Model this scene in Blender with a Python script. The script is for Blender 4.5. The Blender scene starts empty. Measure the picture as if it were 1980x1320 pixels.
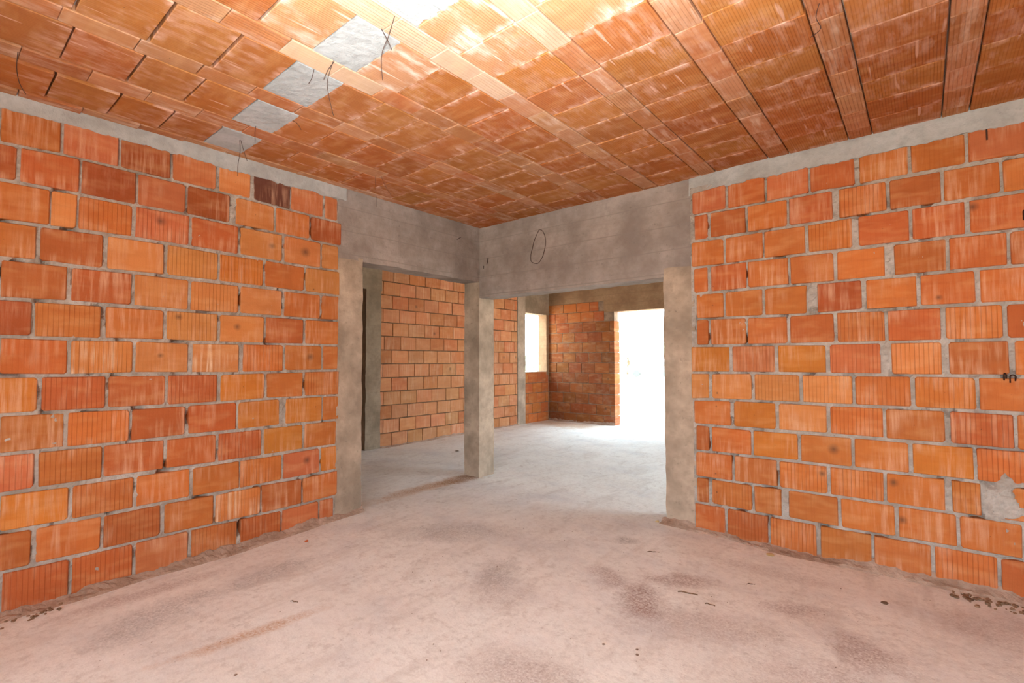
import bpy, math, random
from mathutils import Matrix, Vector, noise, Euler

rnd = random.Random(7)
scene = bpy.context.scene
COL = scene.collection

# ------------------------------------------------------------------ camera
cam_data = bpy.data.cameras.new('camera')
cam_data.sensor_width = 36.0
cam_data.lens = 17.493
cam_data.clip_start = 0.02
cam_data.clip_end = 500
camera = bpy.data.objects.new('camera', cam_data)
COL.objects.link(camera)
camera.matrix_world = (Matrix.Translation((3.617, -3.800, 1.289))
                       @ Matrix.Rotation(math.radians(39.591), 4, 'Z')
                       @ Matrix.Rotation(math.radians(92.223), 4, 'X')
                       @ Matrix.Rotation(math.radians(-0.088), 4, 'Z'))
scene.camera = camera

# ------------------------------------------------------------------ world, sun, flash, exposure
world = bpy.data.worlds.new('hazy_daylight')
scene.world = world
world.use_nodes = True
bg = world.node_tree.nodes['Background']
bg.inputs['Color'].default_value = (0.66, 0.87, 1.0, 1)
bg.inputs['Strength'].default_value = 12.2

sun_data = bpy.data.lights.new('sun', 'SUN')
sun_data.energy = 24.0
sun_data.angle = math.radians(0.6)
sun_data.color = (1.0, 0.95, 0.87)
sun = bpy.data.objects.new('sun', sun_data)
COL.objects.link(sun)
# light travels towards +y and a little -x, steeply down
sun.rotation_euler = Vector((-0.06, 0.28, -0.95)).to_track_quat('-Z', 'Y').to_euler()

# the photographer's flash head, tipped up and bounced off the ceiling
flash_data = bpy.data.lights.new('flash', 'SPOT')
flash_data.energy = 880.0
flash_data.color = (0.88, 0.97, 1.0)
flash_data.spot_size = math.radians(98)
flash_data.spot_blend = 1.0
flash_data.shadow_soft_size = 0.035
flash = bpy.data.objects.new('flash', flash_data)
COL.objects.link(flash)
flash.location = (3.58, -3.76, 1.50)
flash.rotation_euler = Vector((-0.58, 0.52, 1.15)).to_track_quat('-Z', 'Y').to_euler()

def portal(name, loc, direction, w, h):
    """Sampling guide for the sky light that enters an opening (adds no light)."""
    d = bpy.data.lights.new(name, 'AREA')
    d.shape = 'RECTANGLE'
    d.size, d.size_y = w, h
    d.cycles.is_portal = True
    o = bpy.data.objects.new(name, d)
    COL.objects.link(o)
    o.location = loc
    o.rotation_euler = Vector(direction).to_track_quat('-Z', 'Y').to_euler()

portal('portal_back', (3.8, -5.85, 1.15), (0, 1, 0), 3.0, 2.5)
portal('portal_door', (-0.33, 4.92, 1.15), (0, -1, 0), 1.2, 2.3)
portal('portal_window', (-2.62, 4.22, 1.65), (1, 0, 0), 0.8, 1.25)
portal('portal_side', (4.72, 2.4, 1.2), (-1, 0, 0), 3.0, 2.3)

scene.view_settings.view_transform = 'Standard'
scene.view_settings.look = 'None'
scene.view_settings.gamma = 1.0
scene.view_settings.use_curve_mapping = False
scene.view_settings.exposure = 0.15
scene.cycles.use_denoising = True
scene.cycles.max_bounces = 8
scene.cycles.diffuse_bounces = 4
scene.cycles.sample_clamp_indirect = 8.0
scene.cycles.use_adaptive_sampling = False
scene.cycles.use_light_tree = False
scene.cycles.caustics_reflective = False
scene.cycles.caustics_refractive = False

H = 2.70

# ------------------------------------------------------------------ node helpers
def srgb(r, g, b):
    f = lambda c: (c / 255 / 12.92) if c / 255 <= 0.04045 else ((c / 255 + 0.055) / 1.055) ** 2.4
    return (f(r), f(g), f(b), 1.0)

class Mat:
    def __init__(self, name, rough=0.9, spec=0.2):
        self.m = bpy.data.materials.new(name)
        self.m.use_nodes = True
        self.nt = self.m.node_tree
        self.bsdf = self.nt.nodes['Principled BSDF']
        self.bsdf.inputs['Roughness'].default_value = rough
        self.bsdf.inputs['Specular IOR Level'].default_value = spec
    def n(self, kind, **kw):
        node = self.nt.nodes.new(kind)
        for k, v in kw.items():
            setattr(node, k, v)
        return node
    def put(self, sock, v):
        if isinstance(v, bpy.types.NodeSocket):
            self.nt.links.new(v, sock)
        else:
            sock.default_value = v
    def math(self, op, a, b=0.0, c=0.0, clamp=False):
        k = self.n('ShaderNodeMath', operation=op, use_clamp=clamp)
        self.put(k.inputs[0], a); self.put(k.inputs[1], b); self.put(k.inputs[2], c)
        return k.outputs[0]
    def coords(self, which='Object'):
        return self.n('ShaderNodeTexCoord').outputs[which]
    def scaled(self, vec, s, off=None):
        k = self.n('ShaderNodeVectorMath', operation='MULTIPLY')
        self.put(k.inputs[0], vec); k.inputs[1].default_value = s
        if off is None:
            return k.outputs[0]
        a = self.n('ShaderNodeVectorMath', operation='ADD')
        self.put(a.inputs[0], k.outputs[0]); self.put(a.inputs[1], off)
        return a.outputs[0]
    def noise(self, vec, scale, detail=4.0, rough=0.55, dist=0.0):
        k = self.n('ShaderNodeTexNoise')
        self.put(k.inputs['Vector'], vec)
        k.inputs['Scale'].default_value = scale
        k.inputs['Detail'].default_value = detail
        k.inputs['Roughness'].default_value = rough
        k.inputs['Distortion'].default_value = dist
        return k.outputs['Fac']
    def ramp(self, fac, a, b):
        k = self.n('ShaderNodeMapRange')
        k.clamp = True
        self.put(k.inputs['Value'], fac)
        k.inputs['From Min'].default_value = a
        k.inputs['From Max'].default_value = b
        return k.outputs[0]
    def mix(self, fac, a, b, mode='MIX'):
        k = self.n('ShaderNodeMix', data_type='RGBA', blend_type=mode)
        self.put(k.inputs[0], fac); self.put(k.inputs[6], a); self.put(k.inputs[7], b)
        return k.outputs[2]
    def sep(self, vec):
        k = self.n('ShaderNodeSeparateXYZ')
        self.put(k.inputs[0], vec)
        return k.outputs
    def bump(self, height, strength=0.4, dist=0.01):
        k = self.n('ShaderNodeBump')
        k.inputs['Strength'].default_value = strength
        k.inputs['Distance'].default_value = dist
        self.put(k.inputs['Height'], height)
        self.put(self.bsdf.inputs['Normal'], k.outputs[0])
    def color(self, c):
        self.put(self.bsdf.inputs['Base Color'], c)

def clay_material(name, groove_period, pale, pale_amount, streak=(40, 3), fine=True, edge_white=0.0):
    """Extruded hollow clay: object colour gives the fired tone, object alpha the strength of the comb grooves."""
    M = Mat(name, 0.88, 0.15)
    info = M.n('ShaderNodeObjectInfo')
    rndv = M.n('ShaderNodeVectorMath', operation='SCALE')
    rndv.inputs[0].default_value = (37.0, 91.0, 53.0)
    M.put(rndv.inputs['Scale'], info.outputs['Random'])
    obj = M.coords()
    seed = rndv.outputs[0]
    p1 = M.scaled(obj, (1, 1, 1), seed)
    base = info.outputs['Color']
    dark = M.mix(1.0, base, (0.76, 0.68, 0.62, 1), 'MULTIPLY')
    big = M.ramp(M.noise(p1, 7.0, 2), 0.42, 0.70)
    c = M.mix(M.math('MULTIPLY', big, 0.45), base, dark)
    # wiped bands along the brick
    band = M.ramp(M.noise(M.scaled(obj, (2.5, 1, 30), seed), 1.0, 2), 0.50, 0.72)
    c = M.mix(M.math('MULTIPLY', band, 0.28), c, dark)
    light = M.mix(0.35, base, (0.85, 0.50, 0.24, 1))
    c = M.mix(M.math('MULTIPLY', M.ramp(M.noise(M.scaled(obj, (3, 1, 9), seed), 1.6, 2), 0.5, 0.72), 0.5), c, light)
    # comb grooves
    X = M.sep(obj)[0]
    ph = M.math('ADD', M.math('MULTIPLY', X, 1.0 / groove_period), M.math('MULTIPLY', info.outputs['Random'], 7.0))
    fr = M.math('FRACT', ph)
    line = M.ramp(M.math('ABSOLUTE', M.math('SUBTRACT', fr, 0.5)), 0.14, 0.02)
    vary = M.ramp(M.noise(M.scaled(obj, (45, 1, 3), seed), 1.0, 1), 0.35, 0.62)
    groove = M.math('MULTIPLY', M.math('MULTIPLY', line, info.outputs['Alpha']), M.math('ADD', M.math('MULTIPLY', vary, 0.7), 0.3))
    c = M.mix(M.math('MULTIPLY', groove, 0.75), c, M.mix(1.0, base, (0.50, 0.36, 0.28, 1), 'MULTIPLY'))
    hgt = M.math('MULTIPLY', M.math('MULTIPLY', line, info.outputs['Alpha']), -0.5)
    if fine:
        fl = M.noise(M.scaled(obj, (260, 1, 5), seed), 1.0, 2)
        c = M.mix(M.math('MULTIPLY', M.ramp(fl, 0.52, 0.72), 0.34), c, dark)
    # lime bloom and cement smears
    sm = M.noise(M.scaled(obj, (streak[0], 1, streak[1]), seed), 1.0, 3, 0.65)
    where = M.ramp(M.noise(p1, 4.2, 2), 0.43, 0.63)
    pf = M.math('MULTIPLY', M.math('MULTIPLY', M.ramp(sm, 0.44, 0.68), where), pale_amount)
    if edge_white > 0:
        XYZ = M.sep(obj)
        e = M.ramp(M.math('ABSOLUTE', XYZ[2]), 0.075, 0.122)
        en = M.ramp(M.noise(M.scaled(obj, (14, 1, 9), seed), 1.0, 2, 0.7), 0.46, 0.66)
        pf = M.math('MAXIMUM', pf, M.math('MULTIPLY', M.math('MULTIPLY', e, en), edge_white))
        drip = M.ramp(M.noise(M.scaled(obj, (38, 1, 4), seed), 1.0, 1, 0.4), 0.70, 0.76)
        pf = M.math('MAXIMUM', pf, M.math('MULTIPLY', drip, edge_white * 0.8))
    c = M.mix(pf, c, pale)
    # black smudges, drill holes painted as dark spots (u, v, radius on the brick)
    at = M.n('ShaderNodeAttribute', attribute_type='OBJECT', attribute_name='smudge')
    A = M.sep(at.outputs['Vector']); P = M.sep(obj)
    du = M.math('SUBTRACT', P[0], A[0]); dv = M.math('SUBTRACT', P[2], A[1])
    d = M.math('SQRT', M.math('ADD', M.math('MULTIPLY', du, du), M.math('MULTIPLY', dv, dv)))
    d = M.math('ADD', d, M.math('MULTIPLY', M.math('SUBTRACT', sm, 0.5), 0.02))
    msk = M.math('DIVIDE', M.math('SUBTRACT', A[2], d), M.math('ADD', M.math('MULTIPLY', A[2], 1.0), 0.0005), clamp=True)
    c = M.mix(M.math('MULTIPLY', msk, 0.72), c, (0.05, 0.04, 0.03, 1))
    grain = M.noise(p1, 240, 1)
    c = M.mix(M.math('MULTIPLY', M.ramp(grain, 0.45, 0.75), 0.16), c, dark)
    M.color(c)
    M.bump(M.math('ADD', hgt, M.math('MULTIPLY', M.noise(p1, 90, 2), 0.45)), 0.55, 0.004)
    return M.m

def concrete_material(name, a, b, boards=0.0, pit=0.35, scale=1.0, tint=None):
    M = Mat(name, 0.93, 0.15)
    p = M.n('ShaderNodeNewGeometry').outputs['Position']
    n1 = M.noise(p, 2.4 * scale, 4, 0.65)
    n2 = M.noise(p, 14 * scale, 4, 0.7)
    c = M.mix(M.ramp(n1, 0.36, 0.62), a, b)
    mid = tuple((x * 0.62) for x in a[:3]) + (1,)
    c = M.mix(M.math('MULTIPLY', M.ramp(n2, 0.48, 0.72), 0.55), c, mid)
    if tint:
        c = M.mix(M.math('MULTIPLY', M.ramp(M.noise(p, 1.3, 3), 0.48, 0.66), 0.6), c, tint)
    pits = M.ramp(M.noise(p, 27 * scale, 3, 0.65), 0.62, 0.74)
    c = M.mix(M.math('MULTIPLY', pits, pit), c, tuple(x * 0.42 for x in a[:3]) + (1,))
    h = M.math('ADD', M.math('MULTIPLY', M.noise(p, 20 * scale, 2, 0.7), 0.8), M.math('MULTIPLY', M.noise(p, 120, 1), 0.35))
    if boards > 0:
        Z = M.sep(p)[2]
        zz = M.math('ADD', Z, M.math('MULTIPLY', M.noise(M.scaled(p, (1.2, 1.2, 3)), 1.0, 2), 0.03))
        fr = M.math('FRACT', M.math('MULTIPLY', zz, 1.0 / 0.19))
        ln = M.ramp(M.math('ABSOLUTE', M.math('SUBTRACT', fr, 0.5)), 0.035, 0.01)
        gr = M.ramp(M.noise(M.scaled(p, (1.5, 1.5, 55)), 1.0, 3), 0.5, 0.75)
        c = M.mix(M.math('MULTIPLY', ln, 0.75 * boards), c, mid)
        c = M.mix(M.math('MULTIPLY', gr, 0.30 * boards), c, mid)
    M.color(c)
    M.bump(h, 0.55, 0.006)
    return M.m

MAT = {}
MAT['brick'] = clay_material('fired_clay_brick', 0.0215, srgb(224, 172, 138), 0.60)
MAT['brick_back'] = clay_material('fired_clay_brick_pale', 0.0200, srgb(226, 184, 150), 0.45)
MAT['brick_plain'] = clay_material('fired_clay_brick_grimy', 0.0215, srgb(150, 116, 92), 0.55, streak=(9, 12))
MAT['brick_limed'] = clay_material('fired_clay_brick_limed', 0.0215, srgb(238, 208, 176), 0.95, streak=(55, 2))
MAT['ceiling_clay'] = clay_material('ceiling_clay', 0.0130, srgb(226, 180, 160), 0.42, streak=(26, 7), edge_white=0.75)
MAT['ceiling_limed_glow'] = clay_material('ceiling_clay_limed_glow', 0.0125, srgb(226, 204, 188), 1.0, streak=(16, 5), edge_white=0.95)  # lime coat, with flash hot-spot glare painted in as extra paleness
MAT['rib_clay'] = clay_material('rib_clay', 0.0170, srgb(214, 178, 156), 0.75, streak=(30, 5), edge_white=0.5)
MAT['mortar'] = concrete_material('mortar', srgb(188, 174, 163), srgb(156, 141, 128), pit=0.7, scale=2.5)
MAT['concrete'] = concrete_material('cast_concrete', srgb(174, 158, 149), srgb(140, 125, 116), boards=0.9, pit=0.5)
MAT['concrete_plain'] = concrete_material('column_concrete', srgb(196, 171, 149), srgb(150, 130, 112), pit=0.6)
MAT['concrete_dark'] = concrete_material('damp_concrete', srgb(164, 142, 120), srgb(132, 112, 92), boards=0.5)
MAT['concrete_wood'] = concrete_material('board_marked_concrete', srgb(160, 126, 96), srgb(134, 102, 76), boards=1.0)
MAT['render_grey'] = concrete_material('cement_render', srgb(186, 182, 178), srgb(164, 158, 152), pit=0.3, scale=1.6)
MAT['patch'] = concrete_material('pale_cement', srgb(184, 182, 180), srgb(166, 163, 160), pit=0.5, scale=2.0)
MAT['dirt'] = concrete_material('dry_mortar_dirt', srgb(188, 156, 136), srgb(156, 124, 104), pit=0.8, scale=3.0)
MAT['joint_grey'] = concrete_material('grimy_joint_mortar', srgb(150, 124, 104), srgb(116, 94, 78), pit=0.5, scale=3.0)
MAT['joint'] = concrete_material('brown_joint_mortar', srgb(128, 98, 74), srgb(98, 74, 54), pit=0.5, scale=3.0)
MAT['rubble'] = concrete_material('dark_rubble', srgb(160, 124, 98), srgb(116, 88, 66), pit=0.8, scale=4.0)
MAT['slab'] = concrete_material('slab_mortar', srgb(190, 172, 158), srgb(170, 150, 138), pit=0.2)

def simple(name, col, rough=0.8, metallic=0.0):
    M = Mat(name, rough, 0.3)
    p = M.coords()
    n = M.noise(p, 30, 3)
    M.color(M.mix(M.math('MULTIPLY', n, 0.5), col, tuple(x * 0.6 for x in col[:3]) + (1,)))
    M.bsdf.inputs['Metallic'].default_value = metallic
    return M.m
MAT['wire'] = simple('rusty_wire', srgb(72, 48, 40), 0.7)
MAT['wood'] = simple('splintered_wood', srgb(120, 90, 68))
MAT['wood_pale'] = simple('pale_wood', srgb(214, 184, 132))
MAT['clay_chip'] = simple('clay_chip', srgb(200, 96, 44))
MAT['stone'] = simple('grit_stone', srgb(136, 110, 94))
MAT['hole_shade'] = simple('painted_hole_shade', srgb(58, 26, 12), 0.95)  # dark tone standing in for the shade inside broken slots
MAT['leaf'] = simple('leaf_green', srgb(206, 220, 190))
MAT['bark'] = simple('bark', srgb(110, 90, 70))
MAT['car_paint'] = simple('white_car_paint', srgb(228, 228, 228), 0.35)
MAT['car_glass'] = simple('car_glass', srgb(90, 100, 104), 0.1)
MAT['tyre'] = simple('tyre_rubber', srgb(80, 84, 80), 0.9)

def floor_material():
    M = Mat('dusty_concrete_floor', 0.92, 0.15)
    p = M.n('ShaderNodeNewGeometry').outputs['Position']
    a, b = srgb(246, 242, 236), srgb(236, 229, 222)
    c = M.mix(M.ramp(M.noise(p, 0.9, 4, 0.6), 0.38, 0.66), a, b)
    # cool cement film
    c = M.mix(M.math('MULTIPLY', M.ramp(M.noise(M.scaled(p, (1.0, 1.6, 1)), 1.5, 4, 0.6), 0.50, 0.70), 0.45), c, srgb(208, 204, 206))
    # trowel and broom marks
    c = M.mix(M.math('MULTIPLY', M.ramp(M.noise(M.scaled(p, (5.0, 1.4, 1)), 1.2, 4, 0.65, 0.8), 0.52, 0.74), 0.42), c, srgb(196, 180, 168))
    c = M.mix(M.math('MULTIPLY', M.ramp(M.noise(p, 6.5, 4, 0.75), 0.56, 0.76), 0.40), c, srgb(184, 166, 153))
    def stain_or_glow(x, y, rx, ry, ang, col, amount, col_in):
        mp = M.n('ShaderNodeMapping', vector_type='TEXTURE')
        M.put(mp.inputs['Vector'], p)
        mp.inputs['Location'].default_value = (x, y, 0)
        mp.inputs['Rotation'].default_value = (0, 0, ang)
        mp.inputs['Scale'].default_value = (rx, ry, 1000)
        ln = M.n('ShaderNodeVectorMath', operation='LENGTH')
        M.put(ln.inputs[0], mp.outputs[0])
        k = M.ramp(M.math('ADD', ln.outputs['Value'], wob), 1.0, 0.35)
        return M.mix(M.math('MULTIPLY', k, M.math('MULTIPLY', spr, amount)), col_in, col)
    c = M.mix(M.math('MULTIPLY', M.ramp(M.noise(p, 26, 3, 0.75), 0.46, 0.72), 0.34), c, srgb(190, 176, 167))
    c = M.mix(M.math('MULTIPLY', M.ramp(M.noise(p, 2.6, 4, 0.7), 0.50, 0.62), 0.35), c, srgb(246, 240, 236))
    wn = M.noise(p, 5.0, 4, 0.7)
    sp = M.noise(p, 75.0, 2, 0.7)
    wob = M.math('MULTIPLY_ADD', wn, 1.5, -0.75)
    spr = M.ramp(sp, 0.22, 0.66)
    red = srgb(152, 116, 104); grey = srgb(152, 140, 134); ochre = srgb(196, 146, 98)
    for (x, y, rx, ry, ang, col, am) in (
            (2.42, -1.27, .16, .22, .3, red, .85), (2.48, -.90, .30, .12, .5, red, .7), (2.17, -1.14, .22, .12, -.4, red, .6),
            (1.95, -.55, .12, .08, .6, grey, .8), (1.60, -1.53, .16, .26, .5, grey, .6), (3.06, -.86, .22, .12, .4, red, .6),
            (3.38, -1.08, .18, .22, .5, red, .65), (1.13, -2.72, .06, .42, -.15, ochre, .75), (2.28, -2.15, .30, .22, .4, red, .5),
            (1.80, -1.72, .3, .2, .6, red, .3), (2.75, -1.30, .5, .2, .5, red, .4), (3.3, -1.45, .4, .25, .4, red, .45),
            (-.13, -.55, .14, .85, 0, ochre, .9), (-.10, -.08, .16, .40, 0, srgb(150, 108, 66), .9), (.55, -2.35, .14, .5, 0, grey, .5),
            (.95, -1.2, .5, .25, .7, grey, .45), (.25, -2.95, .10, .5, 0, red, .5), (-1.6, 4.25, 1.0, .55, 0, ochre, .9),  # far-corner ochre spot is warm sunlight painted into the floor colour
            (2.9, -.42, .5, .1, 0, red, .3), (.6, -3.0, .2, .4, .3, grey, .5), (3.9, -.45, .35, .3, .3, red, .4)):
        c = stain_or_glow(x, y, rx, ry, ang, col, am, c)
    speck = M.ramp(M.noise(p, 85, 2, 0.5), 0.70, 0.76)
    c = M.mix(M.math('MULTIPLY', speck, M.math('MULTIPLY', M.ramp(M.noise(p, 1.6, 2), 0.45, 0.65), 0.7)), c, srgb(120, 82, 70))
    c = M.mix(M.math('MULTIPLY', M.ramp(M.noise(p, 300, 2), 0.5, 0.75), 0.12), c, srgb(160, 130, 118))
    M.color(c)
    h = M.math('ADD', M.math('MULTIPLY', M.noise(p, 9, 3, 0.7), 0.8), M.math('MULTIPLY', M.noise(p, 110, 1), 0.25))
    M.bump(h, 0.45, 0.008)
    return M.m
MAT['floor'] = floor_material()

def ground_material():
    M = Mat('pale_gravel_ground', 0.95, 0.1)
    p = M.n('ShaderNodeNewGeometry').outputs['Position']
    M.color(M.mix(M.noise(p, 0.6, 5), srgb(214, 204, 190), srgb(190, 178, 160)))
    return M.m
MAT['ground'] = ground_material()

# ------------------------------------------------------------------ mesh helpers
def link(name, verts, faces, mat, parent=None, loc=(0, 0, 0), rot=(0, 0, 0), smooth=False):
    me = bpy.data.meshes.new(name)
    me.from_pydata(verts, [], faces)
    me.update()
    if smooth:
        me.polygons.foreach_set('use_smooth', [True] * len(me.polygons))
    me.materials.append(MAT[mat])
    o = bpy.data.objects.new(name, me)
    COL.objects.link(o)
    o.location = loc
    o.rotation_euler = rot
    if parent is not None:
        o.parent = parent
    return o

def tag(o, label, cat, kind=None, group=None):
    o['label'] = label
    o['category'] = cat
    if kind: o['kind'] = kind
    if group: o['group'] = group
    return o

def nz(x, y, z, s, seed=0.0):
    return noise.noise(Vector((x * s + seed, y * s - seed * 1.7, z * s + seed * 0.6)))

def rough_box(x0, x1, y0, y1, z0, z1, step, amp, freq=7.0, seed=0.0, extra=None):
    """Closed box on a lattice; every point is pushed by smooth noise so edges and faces are hand-made."""
    def ticks(a, b):
        n = max(1, int(round((b - a) / step)))
        return [a + (b - a) * i / n for i in range(n + 1)]
    T = (ticks(x0, x1), ticks(y0, y1), ticks(z0, z1))
    V, Fc, idx = [], [], {}
    def vid(i, j, k):
        key = (i, j, k)
        if key not in idx:
            x, y, z = T[0][i], T[1][j], T[2][k]
            d = Vector((nz(x, y, z, freq, seed), nz(x, y, z, freq, seed + 31), nz(x, y, z, freq, seed + 67))) * amp
            d += Vector((nz(x, y, z, freq * 3.7, seed + 5), nz(x, y, z, freq * 3.7, seed + 15), nz(x, y, z, freq * 3.7, seed + 25))) * amp * 0.5
            v = Vector((x, y, z)) + d
            if extra: v = extra(v, (x, y, z))
            idx[key] = len(V); V.append(tuple(v))
        return idx[key]
    nx, ny, nzz = (len(t) - 1 for t in T)
    for i in range(nx):
        for j in range(ny):
            Fc.append((vid(i, j, 0), vid(i, j + 1, 0), vid(i + 1, j + 1, 0), vid(i + 1, j, 0)))
            Fc.append((vid(i, j, nzz), vid(i + 1, j, nzz), vid(i + 1, j + 1, nzz), vid(i, j + 1, nzz)))
    for i in range(nx):
        for k in range(nzz):
            Fc.append((vid(i, 0, k), vid(i + 1, 0, k), vid(i + 1, 0, k + 1), vid(i, 0, k + 1)))
            Fc.append((vid(i, ny, k), vid(i, ny, k + 1), vid(i + 1, ny, k + 1), vid(i + 1, ny, k)))
    for j in range(ny):
        for k in range(nzz):
            Fc.append((vid(0, j, k), vid(0, j, k + 1), vid(0, j + 1, k + 1), vid(0, j + 1, k)))
            Fc.append((vid(nx, j, k), vid(nx, j + 1, k), vid(nx, j + 1, k + 1), vid(nx, j, k + 1)))
    return V, Fc

def mortar_slab(u0, u1, z0, z1, step, thick, depth):
    """Masonry core: local X along the wall, -Y out of it. The front is uneven mortar, recessed by depth(u, z)."""
    nu = max(1, int(round((u1 - u0) / step))); nv = max(1, int(round((z1 - z0) / step)))
    V, Fc = [], []
    for j in range(nv + 1):
        for i in range(nu + 1):
            u = u0 + (u1 - u0) * i / nu; z = z0 + (z1 - z0) * j / nv
            V.append((u, depth(u, z), z))
    w = nu + 1
    for j in range(nv):
        for i in range(nu):
            a = j * w + i
            Fc.append((a, a + 1, a + w + 1, a + w))
    b = len(V)
    V += [(u0, thick, z0), (u1, thick, z0), (u1, thick, z1), (u0, thick, z1)]
    Fc.append((b, b + 3, b + 2, b + 1))
    bot = [i for i in range(w)]; top = [nv * w + i for i in range(w)]
    lef = [j * w for j in range(nv + 1)]; rig = [j * w + nu for j in range(nv + 1)]
    Fc.append(tuple(reversed(bot)) + (b, b + 1))
    Fc.append(tuple(top) + (b + 2, b + 3))
    Fc.append(tuple(lef) + (b + 3, b))
    Fc.append(tuple(reversed(rig)) + (b + 1, b + 2))
    return V, Fc

def brick_mesh(corners, depth, proud, r, jit=0.0015, bevel=0.004):
    """corners: four (x, z) local, counter-clockwise from lower left. Front is -Y. 38 triangles."""
    n = 4
    ring = []
    for i in range(n):
        p = Vector(corners[i]); a = Vector(corners[i - 1]) - p; b = Vector(corners[(i + 1) % n]) - p
        c = min(r * rr.uniform(0.3, 1.6), 0.3 * min(a.length, b.length))
        for d in (a, b):
            q = p + d.normalized() * c + Vector((rr.uniform(-jit, jit), rr.uniform(-jit, jit)))
            ring.append(q)
    cen = sum(ring, Vector((0, 0))) / len(ring)
    V = []
    tx, tz = rr.uniform(-.010, .010), rr.uniform(-.012, .012)
    for q in ring:
        d = (q - cen)
        i_ = q - Vector((math.copysign(min(bevel, abs(d.x) * .4), d.x), math.copysign(min(bevel, abs(d.y) * .4), d.y)))
        V.append((i_.x, -proud + tx * d.x + tz * d.y, i_.y))
    for q in ring:
        d = q - cen
        V.append((q.x, -proud + bevel + tx * d.x + tz * d.y, q.y))
    for q in ring:
        V.append((q.x, depth, q.y))
    m = len(ring)
    Fc = [tuple(range(m))]
    for s in (0, m):
        for i in range(m):
            j = (i + 1) % m
            Fc.append((s + i, s + m + i, s + m + j, s + j))
    return V, Fc
rr = random.Random(11)

TONE = {'o': (194, 111, 57), 'l': (204, 129, 74), 'y': (199, 118, 52), 'r': (184, 99, 54), 'd': (166, 86, 48),
        'p': (191, 109, 69), 'b': (180, 103, 52), 'm': (116, 68, 54), 'w': (198, 121, 66), 'c': (198, 131, 90), 'e': (190, 118, 76), 'k': (204, 127, 74)}

def add_brick(parent, name, u0, u1, zb0, zb1, zt0, zt1, tone, origin, rotz, mat='brick', depth=0.06, smudge=None,
              proud=None, r=0.007, shade=1.0):
    cu, cz = (u0 + u1) / 2, (zb0 + zb1 + zt0 + zt1) / 4
    cs = [(u0 - cu, zb0 - cz), (u1 - cu, zb1 - cz), (u1 - cu, zt1 - cz), (u0 - cu, zt0 - cz)]
    pr = rr.uniform(-0.002, 0.005) if proud is None else proud
    V, Fc = brick_mesh(cs, depth, pr, r)
    if rotz:   # local X -> world +y
        loc = (origin, cu, cz)
    else:
        loc = (cu, origin, cz)
    low = tone.lower()
    mm = 'brick_limed' if (low in 'wk' and mat == 'brick') else mat
    o = link(name, V, Fc, mm, parent, loc, (0, 0, rotz))
    t = TONE[low]
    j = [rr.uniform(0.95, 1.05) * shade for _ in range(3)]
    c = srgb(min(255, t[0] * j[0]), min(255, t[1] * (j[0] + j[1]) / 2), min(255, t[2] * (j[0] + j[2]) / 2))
    groove = rr.uniform(0.75, 1.0) if tone.isupper() else rr.choice((0.0, 0.0, 0.12, 0.25))
    o.color = (c[0], c[1], c[2], groove)
    if smudge: o['smudge'] = smudge
    return o

def tube(path, radius, sides=6):
    V, Fc = [], []
    P = [Vector(p) for p in path]
    for i, p in enumerate(P):
        t = (P[min(i + 1, len(P) - 1)] - P[max(i - 1, 0)]).normalized()
        a = t.orthogonal().normalized(); b = t.cross(a)
        for k in range(sides):
            an = 2 * math.pi * k / sides
            V.append(tuple(p + (a * math.cos(an) + b * math.sin(an)) * radius))
    for i in range(len(P) - 1):
        for k in range(sides):
            k2 = (k + 1) % sides
            Fc.append((i * sides + k, i * sides + k2, (i + 1) * sides + k2, (i + 1) * sides + k))
    Fc.append(tuple(reversed(range(sides))))
    e = (len(P) - 1) * sides
    Fc.append(tuple(range(e, e + sides)))
    return V, Fc

def outline_slab(outline, axis, a, b):
    """Extrude a 2-D outline (u, z) between a and b along axis 'x' or 'y'."""
    V = []
    for w in (a, b):
        for (u, z) in outline:
            V.append((w, u, z) if axis == 'x' else (u, w, z))
    n = len(outline)
    Fc = [tuple(range(n)), tuple(reversed(range(n, 2 * n)))]
    for i in range(n):
        j = (i + 1) % n
        Fc.append((i, n + i, n + j, j))
    return V, Fc

def floor_z(x, y):
    r = math.hypot(max(x, 0.0), max(-y, 0.0))
    t = min(1.0, max(0.0, (r - 0.5) / 2.6))
    s = t * t * (3 - 2 * t)
    z = 0.066 * (1 - s)
    if x < -0.2 and y < 2.4:
        z -= 0.018 * min(1, (-0.2 - x) / 1.0) * min(1.0, (2.4 - y) / 1.0)
    return z + 0.004 * nz(x, y, 0, 2.2, 3) + 0.002 * nz(x, y, 0, 9, 9)

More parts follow.
